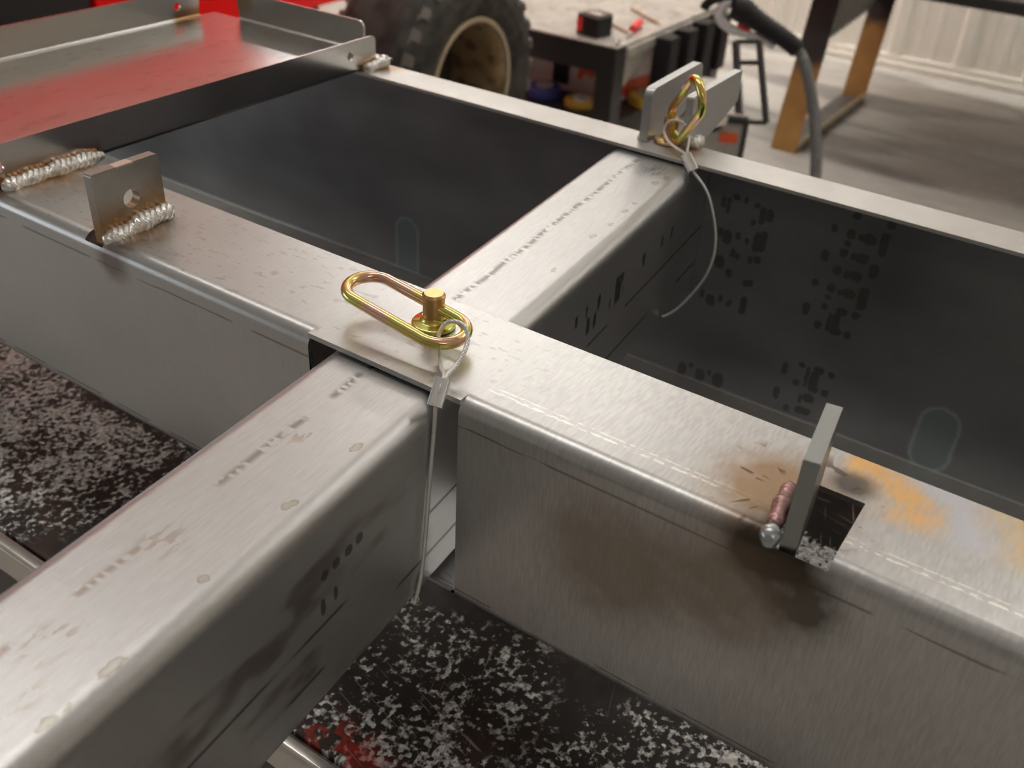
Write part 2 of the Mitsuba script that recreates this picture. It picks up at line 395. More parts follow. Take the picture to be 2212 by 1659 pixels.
    for su, sz, a, b in ((-0.100, -0.0440, 0.0034, 0.0034), (-0.0910, -0.0435, 0.0034, 0.0034), (-0.0820, -0.0430, 0.0034, 0.0034), (-0.0735, -0.0420, 0.0032, 0.0036), (-0.103, -0.062, 0.0022, 0.006), (-0.093, -0.061, 0.002, 0.005)):
        d = dr.sqrt(dr.square((wu - su) / a) + dr.square((z - sz) / b))
        c = mix(c, mi.Color3f(0.08, 0.07, 0.07), 0.75 * (1 - smoothstep(0.7, 1.05, d)) * sidef)
    return c


def tube_bump(p, n, uv):
    return fbm(p.x * 350, p.y * 350, p.z * 350) + 0.12 * fbm(p.x * 60, p.y * 60, p.z * 60)


def tray_color(p, n, uv):
    v = 0.66 + 0.10 * (fbm(p.x * 22, p.y * 12, p.z * 30) - 0.5)
    c = mi.Color3f(v, v * 0.985, v * 0.97)
    sm = smoothstep(0.66, 0.74, fbm(p.x * 160, p.y * 60, 3.0)) * smoothstep(0.5, 0.9, n.z)
    c = mix(c, mi.Color3f(0.30, 0.26, 0.25), 0.2 * sm)
    # heat tint above the welds on the outer flange
    k = fbm(p.x * 60, p.y * 60, p.z * 60)
    edge = smoothstep(0.3, 0.6, n.x) * (1 - smoothstep(0.006, 0.022, p.z + 0.006 * k))
    near = smoothstep(-0.005, 0.008, p.y) * (1 - smoothstep(0.084, 0.092, p.y)) + smoothstep(0.36, 0.375, p.y)
    return mix(c, mi.Color3f(0.34, 0.16, 0.045), dr.clip(1.1 * edge * near, 0, 0.9))


def tab_color(p, n, uv):
    v = 0.40 + 0.10 * (fbm(p.x * 80, p.y * 80, p.z * 80) - 0.5)
    c = mi.Color3f(v, v * 0.96, v * 0.88)
    k = fbm(p.x * 160, p.y * 160, p.z * 160)
    heat = 1 - smoothstep(0.006, 0.026, p.z - 0.008 * (k - 0.5) - 0.006 * smoothstep(0.02, 0.05, p.y))
    c = mix(c, mi.Color3f(0.33, 0.17, 0.06), 0.85 * heat)
    bare = (1 - smoothstep(0.0055, 0.0068, dr.abs(p.y - 0.027) + 0.003 * (k - 0.5))) * smoothstep(0.0405, 0.0415, p.z)
    return mix(c, mi.Color3f(0.92, 0.85, 0.74), 0.8 * bare)


def zinc_color(p, n, uv):
    k = fbm(p.x * 55, p.y * 75, p.z * 60, octaves=2)
    gold, green, pink = mi.Color3f(0.88, 0.66, 0.22), mi.Color3f(0.74, 0.76, 0.22), mi.Color3f(0.96, 0.60, 0.48)
    c = mix(gold, green, smoothstep(0.46, 0.62, k))
    return mix(c, pink, smoothstep(0.50, 0.36, k) * 0.9)


def weld_color(p, n, uv):
    k = fbm(p.x * 260, p.y * 260, p.z * 260)
    return mix(mi.Color3f(0.96, 0.95, 0.92), mi.Color3f(0.62, 0.65, 0.68), smoothstep(0.45, 0.75, k))


def weld_bump(p, n, uv):
    return fbm(p.x * 500, p.y * 500, p.z * 500)


def table_color(p, n, uv):
    wob = 0.07 * (fbm(p.x * 14, p.y * 14, 3.0) - 0.5)
    def patch(cx, cy, a, b):
        return 1 - smoothstep(0.45, 1.0, dr.sqrt(dr.square((p.x - cx + wob) / a) + dr.square((p.y - cy + wob) / b)))
    # worn pale areas in the dark mill scale, and a pale patch below the slot
    worn = dr.maximum(patch(-0.47, 0.0, 0.22, 0.13), 0.7 * patch(0.03, -0.07, 0.13, 0.055))
    worn = dr.maximum(worn, 0.5 * patch(0.19, 0.05, 0.10, 0.10))
    worn = dr.maximum(worn, 0.35 * smoothstep(0.5, 0.66, fbm(p.x * 7, p.y * 7, 6.0)) * (1 - smoothstep(0.05, 0.15, p.y)))
    worn = dr.maximum(worn, 1.6 * patch(0.140, 0.258, 0.06, 0.036))  # stronger pale patch in line with the right slot
    holes = patch(-0.395, 0.068, 0.08, 0.030)
    worn = worn * (1 - 0.9 * holes)
    fine = fbm(p.x * 340, p.y * 340, 2.0, octaves=5)
    mid = fbm(p.x * 55, p.y * 55, 8.0)
    grain = 0.72 * fine + 0.28 * mid
    mott = smoothstep(-0.03, 0.15, grain - 0.60 + 0.17 * worn) * smoothstep(0.02, 0.3, worn) * (0.45 + 0.9 * noise(p.x * 500, p.y * 500, 4.0))
    c = mix(mi.Color3f(0.030, 0.026, 0.024), mi.Color3f(0.80, 0.80, 0.78), mott)
    red = smoothstep(0.44, 0.54, fbm(p.x * 90, p.y * 90, 5.0)) * dr.exp(-dr.square((p.y + 0.070) / 0.012)) * smoothstep(-0.075, -0.05, p.x) * (1 - smoothstep(-0.03, 0.03, p.x))
    c = mix(c, mi.Color3f(0.55, 0.015, 0.01), 0.9 * red)
    rust = smoothstep(0.5, 0.7, fbm(p.x * 24, p.y * 24, 9.0))
    c = mix(c, mi.Color3f(0.07, 0.038, 0.026), 0.5 * rust * (1 - mott))
    # scratches
    for a, f1, s in ((0.05, 1100.0, 3.0), (-0.25, 900.0, 5.0), (1.9, 1000.0, 7.0)):
        x = p.x * math.cos(a) + p.y * math.sin(a); y = -p.x * math.sin(a) + p.y * math.cos(a)
        g = smoothstep(0.88, 0.95, noise(x * 28, y * f1, s)) * smoothstep(0.5, 0.7, noise(x * 9, y * 30, s + 1))
        c = mix(c, mi.Color3f(0.34, 0.30, 0.27), 0.6 * g)
    return c


def table_rough(p, n, uv):
    return 0.36 + 0.25 * fbm(p.x * 120, p.y * 120, 4.0)


def floor_color(p, n, uv):
    v = 0.50 + 0.26 * (fbm(p.x * 2.2, p.y * 7, 1.0) - 0.5) + 0.05 * (fbm(p.x * 40, p.y * 40, 2.0) - 0.5)
    c = mi.Color3f(v, v * 0.955, v * 0.885)
    c = mix(c, c * 0.55, smoothstep(0.52, 0.70, fbm(p.x * 1.3 + 4, p.y * 4.2, 7.0)))
    return c


def rust_color(p, n, uv):
    k = fbm(p.x * 14, p.y * 14, p.z * 14)
    c = mix(mi.Color3f(0.62, 0.34, 0.11), mi.Color3f(0.36, 0.18, 0.06), k)
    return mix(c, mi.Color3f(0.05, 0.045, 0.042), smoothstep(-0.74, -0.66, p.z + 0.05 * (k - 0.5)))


def cart_color(p, n, uv):
    v = 0.52 + 0.2 * (fbm(p.x * 14, p.y * 14, 2.0) - 0.5)
    c = mi.Color3f(v, v * 0.94, v * 0.86)
    return mix(c, mi.Color3f(0.30, 0.27, 0.24), 0.5 * smoothstep(0.62, 0.7, fbm(p.x * 40, p.y * 18, 6.0)))


def rubber_color(p, n, uv):
    k = fbm(p.x * 18, p.y * 18, p.z * 18)
    return mix(mi.Color3f(0.022, 0.020, 0.018), mi.Color3f(0.055, 0.049, 0.042), smoothstep(0.35, 0.7, k))


def rim_color(p, n, uv):
    k = fbm(p.x * 30, p.y * 30, p.z * 30)
    return mix(mi.Color3f(0.42, 0.32, 0.19), mi.Color3f(0.20, 0.13, 0.07), smoothstep(0.4, 0.7, k))


MATS = {
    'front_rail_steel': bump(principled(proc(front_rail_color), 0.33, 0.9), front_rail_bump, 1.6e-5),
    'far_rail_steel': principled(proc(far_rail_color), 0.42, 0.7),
    'tube_steel': bump(principled(proc(tube_color), 0.37, 0.88), tube_bump, 6e-5),
    'tray_steel': principled(proc(tray_color), 0.20, 1.0),
    'tab_steel': principled(proc(tab_color), 0.36, 0.85),
    'plate_steel': principled((0.34, 0.36, 0.36), 0.36, 0.95),
    'cut_steel': principled((0.55, 0.56, 0.57), 0.40, 0.85),
    'weld_metal': bump(principled(proc(weld_color), 0.22, 0.6), weld_bump, 2.0e-4),
    'weld_dull': principled((0.42, 0.25, 0.24), 0.30, 0.7),
    'weld_grey': principled((0.45, 0.50, 0.52), 0.25, 0.8),
    'yellow_zinc': principled(proc(zinc_color), 0.13, 1.0),
    'stud_gold': principled((0.70, 0.42, 0.19), 0.28, 1.0),
    'wire_rope': principled((0.80, 0.80, 0.79), 0.35, 0.6),
    'aluminium': principled((0.80, 0.80, 0.80), 0.30, 0.9),
    'table_steel': principled(proc(table_color), proc(table_rough), 0.3, 0.4),
    'edge_steel': principled((0.62, 0.60, 0.56), 0.24, 0.9),
    'concrete': principled(proc(floor_color), 0.55, 0.0, 0.4),
    'wall_panel': principled((0.80, 0.775, 0.70), 0.5, 0.0, 0.4),
    'white_paint': principled((0.78, 0.77, 0.75), 0.6, 0.0, 0.3),
    'shop_grey': principled((0.42, 0.41, 0.39), 0.6, 0.0, 0.3),
    'lamp_housing': principled((0.75, 0.75, 0.75), 0.5, 0.0),
    'rubber': principled(proc(rubber_color), 0.55, 0.0, 0.35),
    'lit_lug_rubber': principled((0.13, 0.118, 0.104), 0.48, 0.0, 0.4),  # paler than the carcass: light on the tread put into the colour
    'rim_bronze': principled(proc(rim_color), 0.40, 0.6),
    'rim_lip': principled((0.55, 0.45, 0.32), 0.40, 0.5),
    'red_paint': principled((0.85, 0.006, 0.006), 0.30, 0.0, 0.5),
    'black_paint': principled((0.022, 0.021, 0.021), 0.38, 0.0, 0.45),
    'black_plastic': principled((0.012, 0.011, 0.012), 0.55, 0.0, 0.3),
    'dark_grey': principled((0.10, 0.095, 0.09), 0.45, 0.2),
    'hose_grey': principled((0.15, 0.15, 0.15), 0.35, 0.0, 0.5),
    'cart_steel': principled(proc(cart_color), 0.42, 0.5),
    'rust_steel': principled(proc(rust_color), 0.5, 0.25),
    'machine_grey': principled((0.40, 0.37, 0.34), 0.45, 0.0, 0.4),
    'machine_pink': principled((0.82, 0.68, 0.65), 0.45, 0.0, 0.4),
    'orange_paint': principled((0.75, 0.10, 0.025), 0.45, 0.0),
    'red_plastic': principled((0.80, 0.03, 0.03), 0.35, 0.0),
    'blue_plastic': principled((0.05, 0.06, 0.25), 0.4, 0.0),
    'yellow_plastic': principled((0.62, 0.36, 0.06), 0.4, 0.0),
    'white_plastic': principled((0.72, 0.70, 0.70), 0.35, 0.0),
    'chrome': principled((0.85, 0.84, 0.82), 0.12, 1.0),
}
for k, b in MATS.items():
    scene['mat_' + k] = two(b)


def mat(k):
    return 'mat_' + k

# ---------------------------------------------------------------- the shop
WALL_Y = 4.66


def structure(key, mesh, m, label, smooth=False):
    scene[key] = ply(mesh, mat(m), smooth)
    labels[key] = {'label': label, 'kind': 'structure'}


structure('floor', box(-6, 5.5, -5, WALL_Y + .3, FLOOR - .1, FLOOR), 'concrete', 'grey mottled concrete shop floor')
structure('ceiling', box(-6, 5.5, -5, WALL_Y + .3, CEIL + .02, CEIL + .12), 'white_paint', 'white shop ceiling above the frame')
structure('wall_left', box(-6.1, -6, -5, WALL_Y + .3, FLOOR, CEIL + .1), 'wall_panel', 'plain white shop wall far to the left')
structure('wall_right', box(5.5, 5.6, -5, WALL_Y + .3, FLOOR, CEIL + .1), 'wall_panel', 'plain white shop wall to the right')
structure('wall_front', box(-6, 5.5, -5.1, -5, FLOOR, CEIL + .1), 'shop_grey', 'plain grey shop wall behind the camera')
structure('wall_back', box(-6, 5.5, WALL_Y + .02, WALL_Y + .12, FLOOR, CEIL + .1), 'wall_panel', 'white ribbed metal wall behind the bench')
labels['wall_back']['label'] = 'white ribbed metal wall at the back of the shop'
# one ribbed sheet: major ribs and low stiffeners between them
PITCH = 0.305


def rib_profile(w):
    pts = [(0.0, 0.0)]
    for c, b, t, h in ((0.045, 0.042, 0.024, 0.020), (0.135, 0.018, 0.010, 0.004), (0.215, 0.018, 0.010, 0.004)):
        pts += [(c - b, 0), (c - t, -h), (c + t, -h), (c + b, 0)]
    pts += [(w, 0.0), (w, 0.004), (0.0, 0.004)]
    return pts[1:] if pts[1] == pts[0] else pts


panel = None
pp = np.array([(a, b) for a, b in rib_profile(PITCH)])
panel = m3.CrossSection([ccw(pp)]).extrude(CEIL - FLOOR - 0.05)
panel_ply = ply(panel, mat('wall_panel'))
for i in range(-11, 16):
    x = i * PITCH
    key = numbered('wall_back__panel')
    scene[key] = {**panel_ply, 'to_world': T().translate([x, WALL_Y + .012, FLOOR + 0.045])}
structure('trim_1', cat(box(-6, 5.5, WALL_Y - .035, WALL_Y + .02, FLOOR, FLOOR + .028, .004), box(-6, 5.5, WALL_Y - .014, WALL_Y + .02, FLOOR + .028, FLOOR + .055, .003)), 'wall_panel', 'pale base ledge along the foot of the ribbed wall')

# unseen daylight door, added far left to brighten the front rail
k = 'added_window_1'
labels[k] = {'label': 'added unseen glazed door with daylight at the far left, brightening the front rail', 'kind': 'structure'}
for i in range(4):
    y0 = -4.8 + i * .9
    for j in range(3):
        z0 = -.85 + j * .62
        v = np.array([[-5.985, y0, z0], [-5.985, y0 + .84, z0], [-5.985, y0 + .84, z0 + .56], [-5.985, y0, z0 + .56]])
        key = numbered(k + '__pane')
        scene[key] = ply((v, np.array([[0, 1, 2], [0, 2, 3]])), mat('white_plastic'), emitter={'type': 'area', 'radiance': rgb(*DAY)})
for j in range(4):
    scene[numbered(k + '__rail')] = ply(box(-5.99, -5.95, -4.86, -1.20, -.91 + j * .62, -.85 + j * .62, .004), mat('lamp_housing'))
for i in range(5):
    scene[numbered(k + '__stile')] = ply(box(-5.99, -5.955, -4.86 + i * .9, -4.80 + i * .9, -.85, 1.0), mat('lamp_housing'))

# lamps
LAMP_AT = ('low over the bench by the back wall', 'by the back wall behind the red machine', 'at the right end of the back wall', 'high over the floor right of the chassis', 'over the red machine and the tyre', 'high above the welded chassis', 'to the right behind the camera')
for i, (x, y, z, hx, hy, L, upward) in enumerate(LAMPS):
    k = thing('strip_light', 'long twin tube lamp hanging ' + LAMP_AT[i], 'ceiling light', 'strip lights over the shop')
    part(k, 'housing', ply(box(x - hx, x + hx, y - .022, y + .022, z + .006, z + .030, .004), mat('lamp_housing')))
    for s in (-1, 1):
        part(k, 'hanger', ply(cyl([x + s * hx * .7, y, z + .05], [x + s * hx * .7, y, CEIL + .02], .004, seg=8), mat('lamp_housing')))
    for s, up in ((-1, 0), (1, 0), (-1, 1), (1, 1)):      # two tubes, each a flat lens below and above
        y0, y1 = sorted((y + s * .026, y + s * hy * 1.35))
        zz = z + (.026 if up else 0)
        v = np.array([[x - hx, y0, zz], [x - hx, y1, zz], [x + hx, y1, zz], [x + hx, y0, zz]])
        f = np.array([[0, 1, 2], [0, 2, 3]])
        part(k, 'diffuser', ply((v, f[:, ::-1] if up else f), mat('lamp_housing'), emitter={'type': 'area', 'radiance': rgb(*(L * (upward if up else 1) * WARM))}))

# ---------------------------------------------------------------- welding table
TZ = -0.2205
TE = -0.088      # near edge
k = thing('welding_table', 'dark scuffed steel welding table under the frame', 'table')
part(k, 'table_top', ply(box(-1.05, 1.0, TE + .011, 0.75, TZ - .012, TZ), mat('table_steel')))
part(k, 'edge_bar', ply(rbox(-1.05, 1.0, TE - .001, TE + .0105, TZ - .030, TZ - .0005, .0035, 12), mat('edge_steel'), 40), 'bright rounded steel edge')
part(k, 'apron', ply(box(-1.0, .96, TE + .020, TE + .028, TZ - .16, TZ - .0125, .001), mat('black_paint')), 'added black sheet standing for the shade under the table edge')  # black sheet added in place of the dark shade under the table
for lx in (-0.95, 0.9):
    for ly in (0.02, 0.68):
        part(k, 'leg', ply(box(lx - .03, lx + .03, ly - .03, ly + .03, FLOOR, TZ - .0125, .003), mat('black_paint')))

# ---------------------------------------------------------------- the welded frame
fr = thing('welded_chassis', 'bare grey welded steel channel frame lying on the welding table', 'steel frame')
RT, RB, RR = 0.003, -0.140, 0.009


def channel(y_web, y_lip, zb, t, r):
    """C section, web outside at y_web, flanges towards y_lip (outline in y, z)"""
    s = 1 if y_lip > y_web else -1
    o = [(y_lip, 0), (y_web, 0), (y_web, zb), (y_lip, zb), (y_lip, zb + t), (y_web + s * t, zb + t), (y_web + s * t, -t), (y_lip, -t)]
    return rpoly(o, [.0004, r, r, .0004, .0004, max(r - t, .001), max(r - t, .001), .0004], 8)


rail = prism_x(channel(0.0, 0.0794, RB, RT, RR), -0.95, 0.85)
notch = prism_y(rpoly([(-.1365, -.0991), (-.1365, .0023), (-.0020, .0023), (-.0020, -.0991)], .0045), -.01, .0085)
slot_l = box(-.2905, -.2735, .0012, .0527, -.02, .01)
slot_r = box(.1655, .1905, .0012, .0475, -.02, .01)
pin_hole = cyl([-.0513, .0491, -.02], [-.0513, .0491, .01], .0062)
notch = notch + box(-.0991, .0023, -.01, .0095, -.02, .01)
unbent = box(-.0996, .0028, .0010, .0105, -.0030, 0.0)      # the flange stays flat where the web is cut away
rail = (rail - notch) + unbent
rail = rail - slot_l - slot_r - pin_hole
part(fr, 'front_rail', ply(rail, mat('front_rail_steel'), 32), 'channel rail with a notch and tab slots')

FY0, FY1, FZB = 0.3701, 0.4116, -0.2185
far = prism_x(channel(FY1, FY0, FZB, RT, .0055), -0.95, 1.3)
far = far - box(-1.0, -.636, .3, .5, -.062, .05)      # coped end under the tray
tdir = np.array([AX, AY])
tc = np.array([CXT, 0.0])
fx = CXT + (0.41 / AY) * AX
far = far - cyl([-.0822, .3996, -.02], [-.0822, .3996, .01], .0062)
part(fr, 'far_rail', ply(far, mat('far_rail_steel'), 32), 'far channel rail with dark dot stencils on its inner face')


# weld beads: rippled ropes of metal
def weld(path, r, ripples, seed, amp=0.15, n=None):
    rng = np.random.default_rng(seed)
    P = spline(path, n or ripples * 9)
    ph = rng.uniform(0, 6)

    def rf(s, th):
        u = s * ripples
        curl = 0.9 * np.cos(th - 0.9)
        saw = ((u + curl) % 1.0)
        blob = 1 + 0.13 * np.sin(u * 1.3 + ph) + 0.10 * np.sin(u * 0.57 + 2 * ph)
        end = np.clip(min(s, 1 - s) * 9, 0, 1) ** 0.4
        return (1 - amp / 2 + amp * (1 - saw) ** 1.5) * blob * (0.25 + 0.75 * end)
    return tube(P, r, 28, rfun=rf)


# tray
tr = numbered(fr + '__tray')
labels[tr] = {'label': 'shallow folded sheet tray with upturned edges'}
TX0, TX1, TY1, TH, TT = -0.6437, -0.3880, 0.4234, 0.0298, 0.0022
TY0 = -0.012


def flange_sheet(pts, r):
    return rpoly(pts, r, 6)


base = box(TX0 + .003, TX1 - .003, TY0, TY1 - .003, .0002, TT)
# bends: quarter rounds joining floor and upturned sides
ro = .004
bend_r = M4(m3.CrossSection([ccw(rpoly([(TX1 - .012, .0002), (TX1, .0002), (TX1, .012), (TX1 - TT, .012), (TX1 - TT, TT), (TX1 - .012, TT)], [0, ro, 0, 0, ro - TT + .0004, 0], 6))]).extrude(TY1 - .031 - TY0), frame([1, 0, 0], [0, 0, 1], [0, -1, 0], [0, TY1 - .031, 0]))
bend_l = M4(m3.CrossSection([ccw(rpoly([(TX0 + .012, .0002), (TX0 + .012, TT), (TX0 + TT, TT), (TX0 + TT, .012), (TX0, .012), (TX0, .0002)], [0, 0, ro - TT + .0004, 0, 0, ro], 6))]).extrude(TY1 - .023 - TY0), frame([1, 0, 0], [0, 0, 1], [0, -1, 0], [0, TY1 - .023, 0]))
bend_f = prism_x(rpoly([(TY1 - .012, .0002), (TY1, .0002), (TY1, .012), (TY1 - TT, .012), (TY1 - TT, TT), (TY1 - .012, TT)], [0, ro, 0, 0, ro - TT + .0004, 0], 6), TX0 + .041, TX1 - .040)
fl_r = prism_x(flange_sheet([(TY0, .006), (TY1 - .031, .006), (TY1 - .031, TH), (TY0, TH)], [.001, .001, .005, .005]), TX1 - TT, TX1)
fl_l = prism_x(flange_sheet([(TY0, .006), (TY1 - .023, .006), (TY1 - .019, TH), (TY0, TH)], [.001, .001, .003, .005]), TX0, TX0 + TT)
fl_f = M4(m3.CrossSection([ccw(flange_sheet([(TX0 + .041, .006), (TX1 - .040, .006), (TX1 - .040, TH), (TX0 + .038, TH)], [.001, .001, .006, .004]))]).extrude(TT), frame([1, 0, 0], [0, 0, 1], [0, -1, 0], [0, TY1, 0]))
holes = cyl([TX1 - .01, .3576, .0171], [TX1 + .01, .3576, .0171], .0042) + cyl([TX1 - .01, .0100, .0150], [TX1 + .01, .0100, .0150], .0042) + cyl([TX0 - .01, .3733, .0150], [TX0 + .01, .3733, .0150], .0042)
tray = (base + bend_r + bend_l + bend_f + fl_r + fl_l + fl_f) - holes
scene[tr] = ply(tray, mat('tray_steel'), 32)
part(tr, 'weld_bead', ply(weld([(-.3842, .0075, .0018), (-.3840, .046, .0030), (-.3842, .0870, .0026)], .0056, 19, 3), mat('weld_metal'), 50), 'bright rippled weld where the tray meets the front rail')
part(tr, 'weld_bead', ply(cat(weld([(-.3850, .3730, .0015), (-.3840, .3860, .0040), (-.3830, .4030, .0050)], .0058, 5, 8)), mat('weld_metal'), 50), 'short bright weld lump on the far rail')

# mounting tabs
tabp = rpoly([(.0030, -.012), (.0525, -.012), (.0525, .0418), (.0030, .0418)], [.001, .001, .0022, .0022], 5)
tab = prism_x(tabp, -.2810, -.2740) - cyl([-.30, .0282, .0192], [-.25, .0282, .0192], .0060, seg=40)
t1 = part(fr, 'mounting_tab', ply(tab, mat('tab_steel'), 30), 'square tab with a round hole, heat-browned at its foot')
part(t1, 'weld_bead', ply(cat(weld([(-.2722, .0020, .0004), (-.2706, .024, .0020), (-.2700, .044, .0046), (-.2690, .0545, .0040)], .0058, 13, 5)), mat('weld_metal'), 50), 'bright silver weld along the tab')
rng = np.random.default_rng(11)
sp = []
for _ in range(34):
    y, z, r = rng.uniform(.012, .051), rng.uniform(.006, .036) ** 1.0, rng.uniform(.00025, .0007)
    if math.hypot(y - .0282, z - .0192) > .0072:
        sp.append(m3.Manifold.sphere(r, 8).translate([-.2740, y, z]))
part(t1, 'spatter', ply(cat(*sp), mat('stud_gold'), True), 'tiny weld spatter beads', kind='stuff')
tabr = prism_x(rpoly([(0, -.012), (.0460, -.012), (.0460, .0425), (0, .0425)], [.001, .001, .0012, .0012], 5), -.0035, .0035).rotate([0, 0, 7.5]).translate([.1722, .0032, 0])
t2 = part(fr, 'mounting_tab', ply(tabr, mat('plate_steel'), 30), 'tab seen edge-on beside the open slot')
part(t2, 'weld_bead', ply(weld([(.1640, .0060, .0008), (.1615, .020, .0015), (.1600, .0380, .0015)], .0036, 14, 21, 0.07), mat('weld_dull'), 50), 'dull reddish weld left of the tab')
part(t2, 'weld_blob', ply(tube(spline([(.1655, -.0015, -.0030), (.1645, .0010, .0006), (.1640, .0060, .0012)], 14), .0044, 20, rfun=lambda s, th: (0.55 + 0.55 * np.sin(np.pi * min(max(s, .06), .94))) * np.ones_like(th)), mat('weld_grey'), True), 'round grey weld end')

# clevis plates standing on the far rail
cl1 = prism_x(rpoly([(.3865, .0003), (.3865, .0430), (.4790, .0460), (.4810, .020), (.4560, .010), (.4200, .0003)], [.0005, .007, .006, .004, .01, .0005], 6), -.1030, -.0955) - cyl([-.2, .4420, .027], [0, .4420, .027], .006)
c1 = part(fr, 'clevis_plate', ply(cl1, mat('cut_steel'), 30))
part(c1, 'weld_bead', ply(weld([(-.1040, .3880, .0010), (-.1045, .396, .0020), (-.1045, .4060, .0015)], .0024, 4, 31), mat('weld_metal'), 50))
cl2 = prism_x(rpoly([(.3960, .0003), (.3920, .0430), (.4860, .0440), (.4880, .0180), (.4600, .0080), (.4300, .0003)], [.0005, .003, .002, .004, .01, .0005], 6), -.0690, -.0625)
c2 = part(fr, 'clevis_plate', ply(cl2, mat('cut_steel'), 30))
part(c2, 'weld_bead', ply(cat(weld([(-.0605, .3985, .0015), (-.0600, .4045, .0045), (-.0600, .4110, .0020)], .0050, 4, 37)), mat('weld_metal'), 50), 'faceted bright weld lump')

# ---------------------------------------------------------------- the cross tube
TW, TZ0, TZ1, TR = 0.0390, -0.1280, -0.0050, 0.0115
def sec(w, z0, z1, r): return rpoly([(-w, z0), (w, z0), (w, z1), (-w, z1)], r, 10)
U0, U1 = -0.62, 0.4060
A = frame([AY, -AX, 0], [0, 0, 1], [AX, AY, 0], [CXT + U0 * AX, U0 * AY, 0])
A = frame([AY, -AX, 0], [0, 0, 1], [-AX, -AY, 0], [CXT + U1 * AX, U1 * AY, 0])
tubem = M4(m3.CrossSection([ccw(sec(TW, TZ0, TZ1, TR)), sec(TW - .004, TZ0 + .004, TZ1 - .004, TR - .004)[::-1] if sg.Polygon(sec(TW - .004, TZ0 + .004, TZ1 - .004, TR - .004)).exterior.is_ccw else sec(TW - .004, TZ0 + .004, TZ1 - .004, TR - .004)], m3.FillRule.EvenOdd).extrude(U1 - U0), A)
for ph in ((-.0513, .0491), (-.0822, .3996)):
    tubem = tubem - cyl([ph[0], ph[1], -.04], [ph[0], ph[1], .01], .0064)
solo('cross_tube', ply(tubem, mat('tube_steel'), 32), 'long grey rectangular steel tube running under both rails of the frame', 'steel tube')


# ---------------------------------------------------------------- locking pins and their lanyards
def pin(cx, cy, ring_c, eul, label):
    from scipy.spatial.transform import Rotation as R
    k = thing('locking_pin', label, 'pin')
    ax = lambda m: m.translate([cx, cy, 0])
    part(k, 'shank', ply(ax(lathe([(0, -.034), (.0048, -.034), (.0058, -.032), (.0058, -.0002), (0, -.0002)], 40)), mat('stud_gold'), 35))
    part(k, 'collar', ply(ax(lathe([(0, .0002), (.0112, .0002), (.0122, .0010), (.0122, .0026), (.0115, .0034), (.0078, .0040), (.0070, .0048), (.0066, .0066), (0, .0066)], 56)), mat('yellow_zinc'), 40), 'round gold collar')
    head = ax(lathe([(0, .0060), (.0060, .0060), (.0060, .0170), (.0064, .0180), (.0064, .0195), (.0053, .0208), (0, .0208)], 48))
    part(k, 'stud', ply(head, mat('stud_gold'), 35), 'brushed gold stud')
    M = R.from_euler('zyx', eul).as_matrix()
    s = stadium(.0785, .0274, 30)
    P = np.c_[s, np.zeros(len(s))] @ M.T + np.array(ring_c)
    part(k, 'ring_handle', ply(tube(P, .0033, 20, closed=True), mat('yellow_zinc'), True), 'long gold oval ring')
    return k, M


pin1, M1 = pin(-.0513, .0491, (-.0607, .0365, .0131), (-.0789, .0711, .0356), 'gold pull pin lying with its oval ring flat on the front rail')
pin2, M2 = pin(-.0822, .3996, (-.0612, .3761, .0367), (-.8204, .7708, -1.3986), 'gold pull pin with its ring standing up between the two plates on the far rail')
WR = .00125


def rope(pts, n, r=WR):
    return tube(spline(pts, n), r, 18, twist=1200.0, lobes=6, depth=.28)


def ferrule(p, d, side, L=.0125, w=.0031, t=.0020):
    d = np.asarray(d, float) / np.linalg.norm(d)
    s = np.asarray(side, float); s -= d * (s @ d); s /= np.linalg.norm(s)
    q = rpoly([(-w, -t), (w, -t), (w, t), (-w, t)], .0012, 4)
    return M4(m3.CrossSection([ccw(q)]).extrude(L), frame(s, np.cross(d, s), d, np.asarray(p, float) - d * L / 2))

lk = thing('wire_lanyard', 'thin silver wire lanyard looped on the near gold ring and hanging down the tube', 'cable')
part(lk, 'loop', ply(rope([(-.0052, -.0086, -.0016), (-.0068, -.0012, .0084), (-.0122, .0072, .0058), (-.0190, .0136, .0042), (-.0268, .0225, .0044), (-.0322, .0285, .0105), (-.0292, .0312, .0182), (-.0240, .0325, .0205), (-.0180, .0325, .0192), (-.0138, .0290, .0152), (-.0110, .0215, .0112), (-.0100, .0135, .0082), (-.0080, .0056, .0092), (-.0060, -.0016, .0086), (-.0044, -.0084, -.0014)], 200), mat('wire_rope'), True))
part(lk, 'ferrule', ply(ferrule((-.0060, -.0047, .0039), (.0022, -.0100, -.0110), (.83, .56, .05), .0145, .0040, .0031), mat('aluminium'), 25), 'flat pressed aluminium sleeve')
part(lk, 'cable', ply(rope([(-.0054, -.0082, -.0008), (-.0058, -.0082, -.0085), (-.0062, -.0094, -.0255), (-.0060, -.0118, -.0448), (-.0057, -.0149, -.0710), (-.0054, -.0176, -.0920), (-.0051, -.0208, -.1082), (-.0048, -.0238, -.1170), (-.0070, -.0245, -.1262)], 260), mat('wire_rope'), True))
part(lk, 'end_stop', ply(cat(rbox(-.0086, -.0046, -.0262, -.0218, -.1265, -.1225, .0012, 12)), mat('wire_rope'), 30))

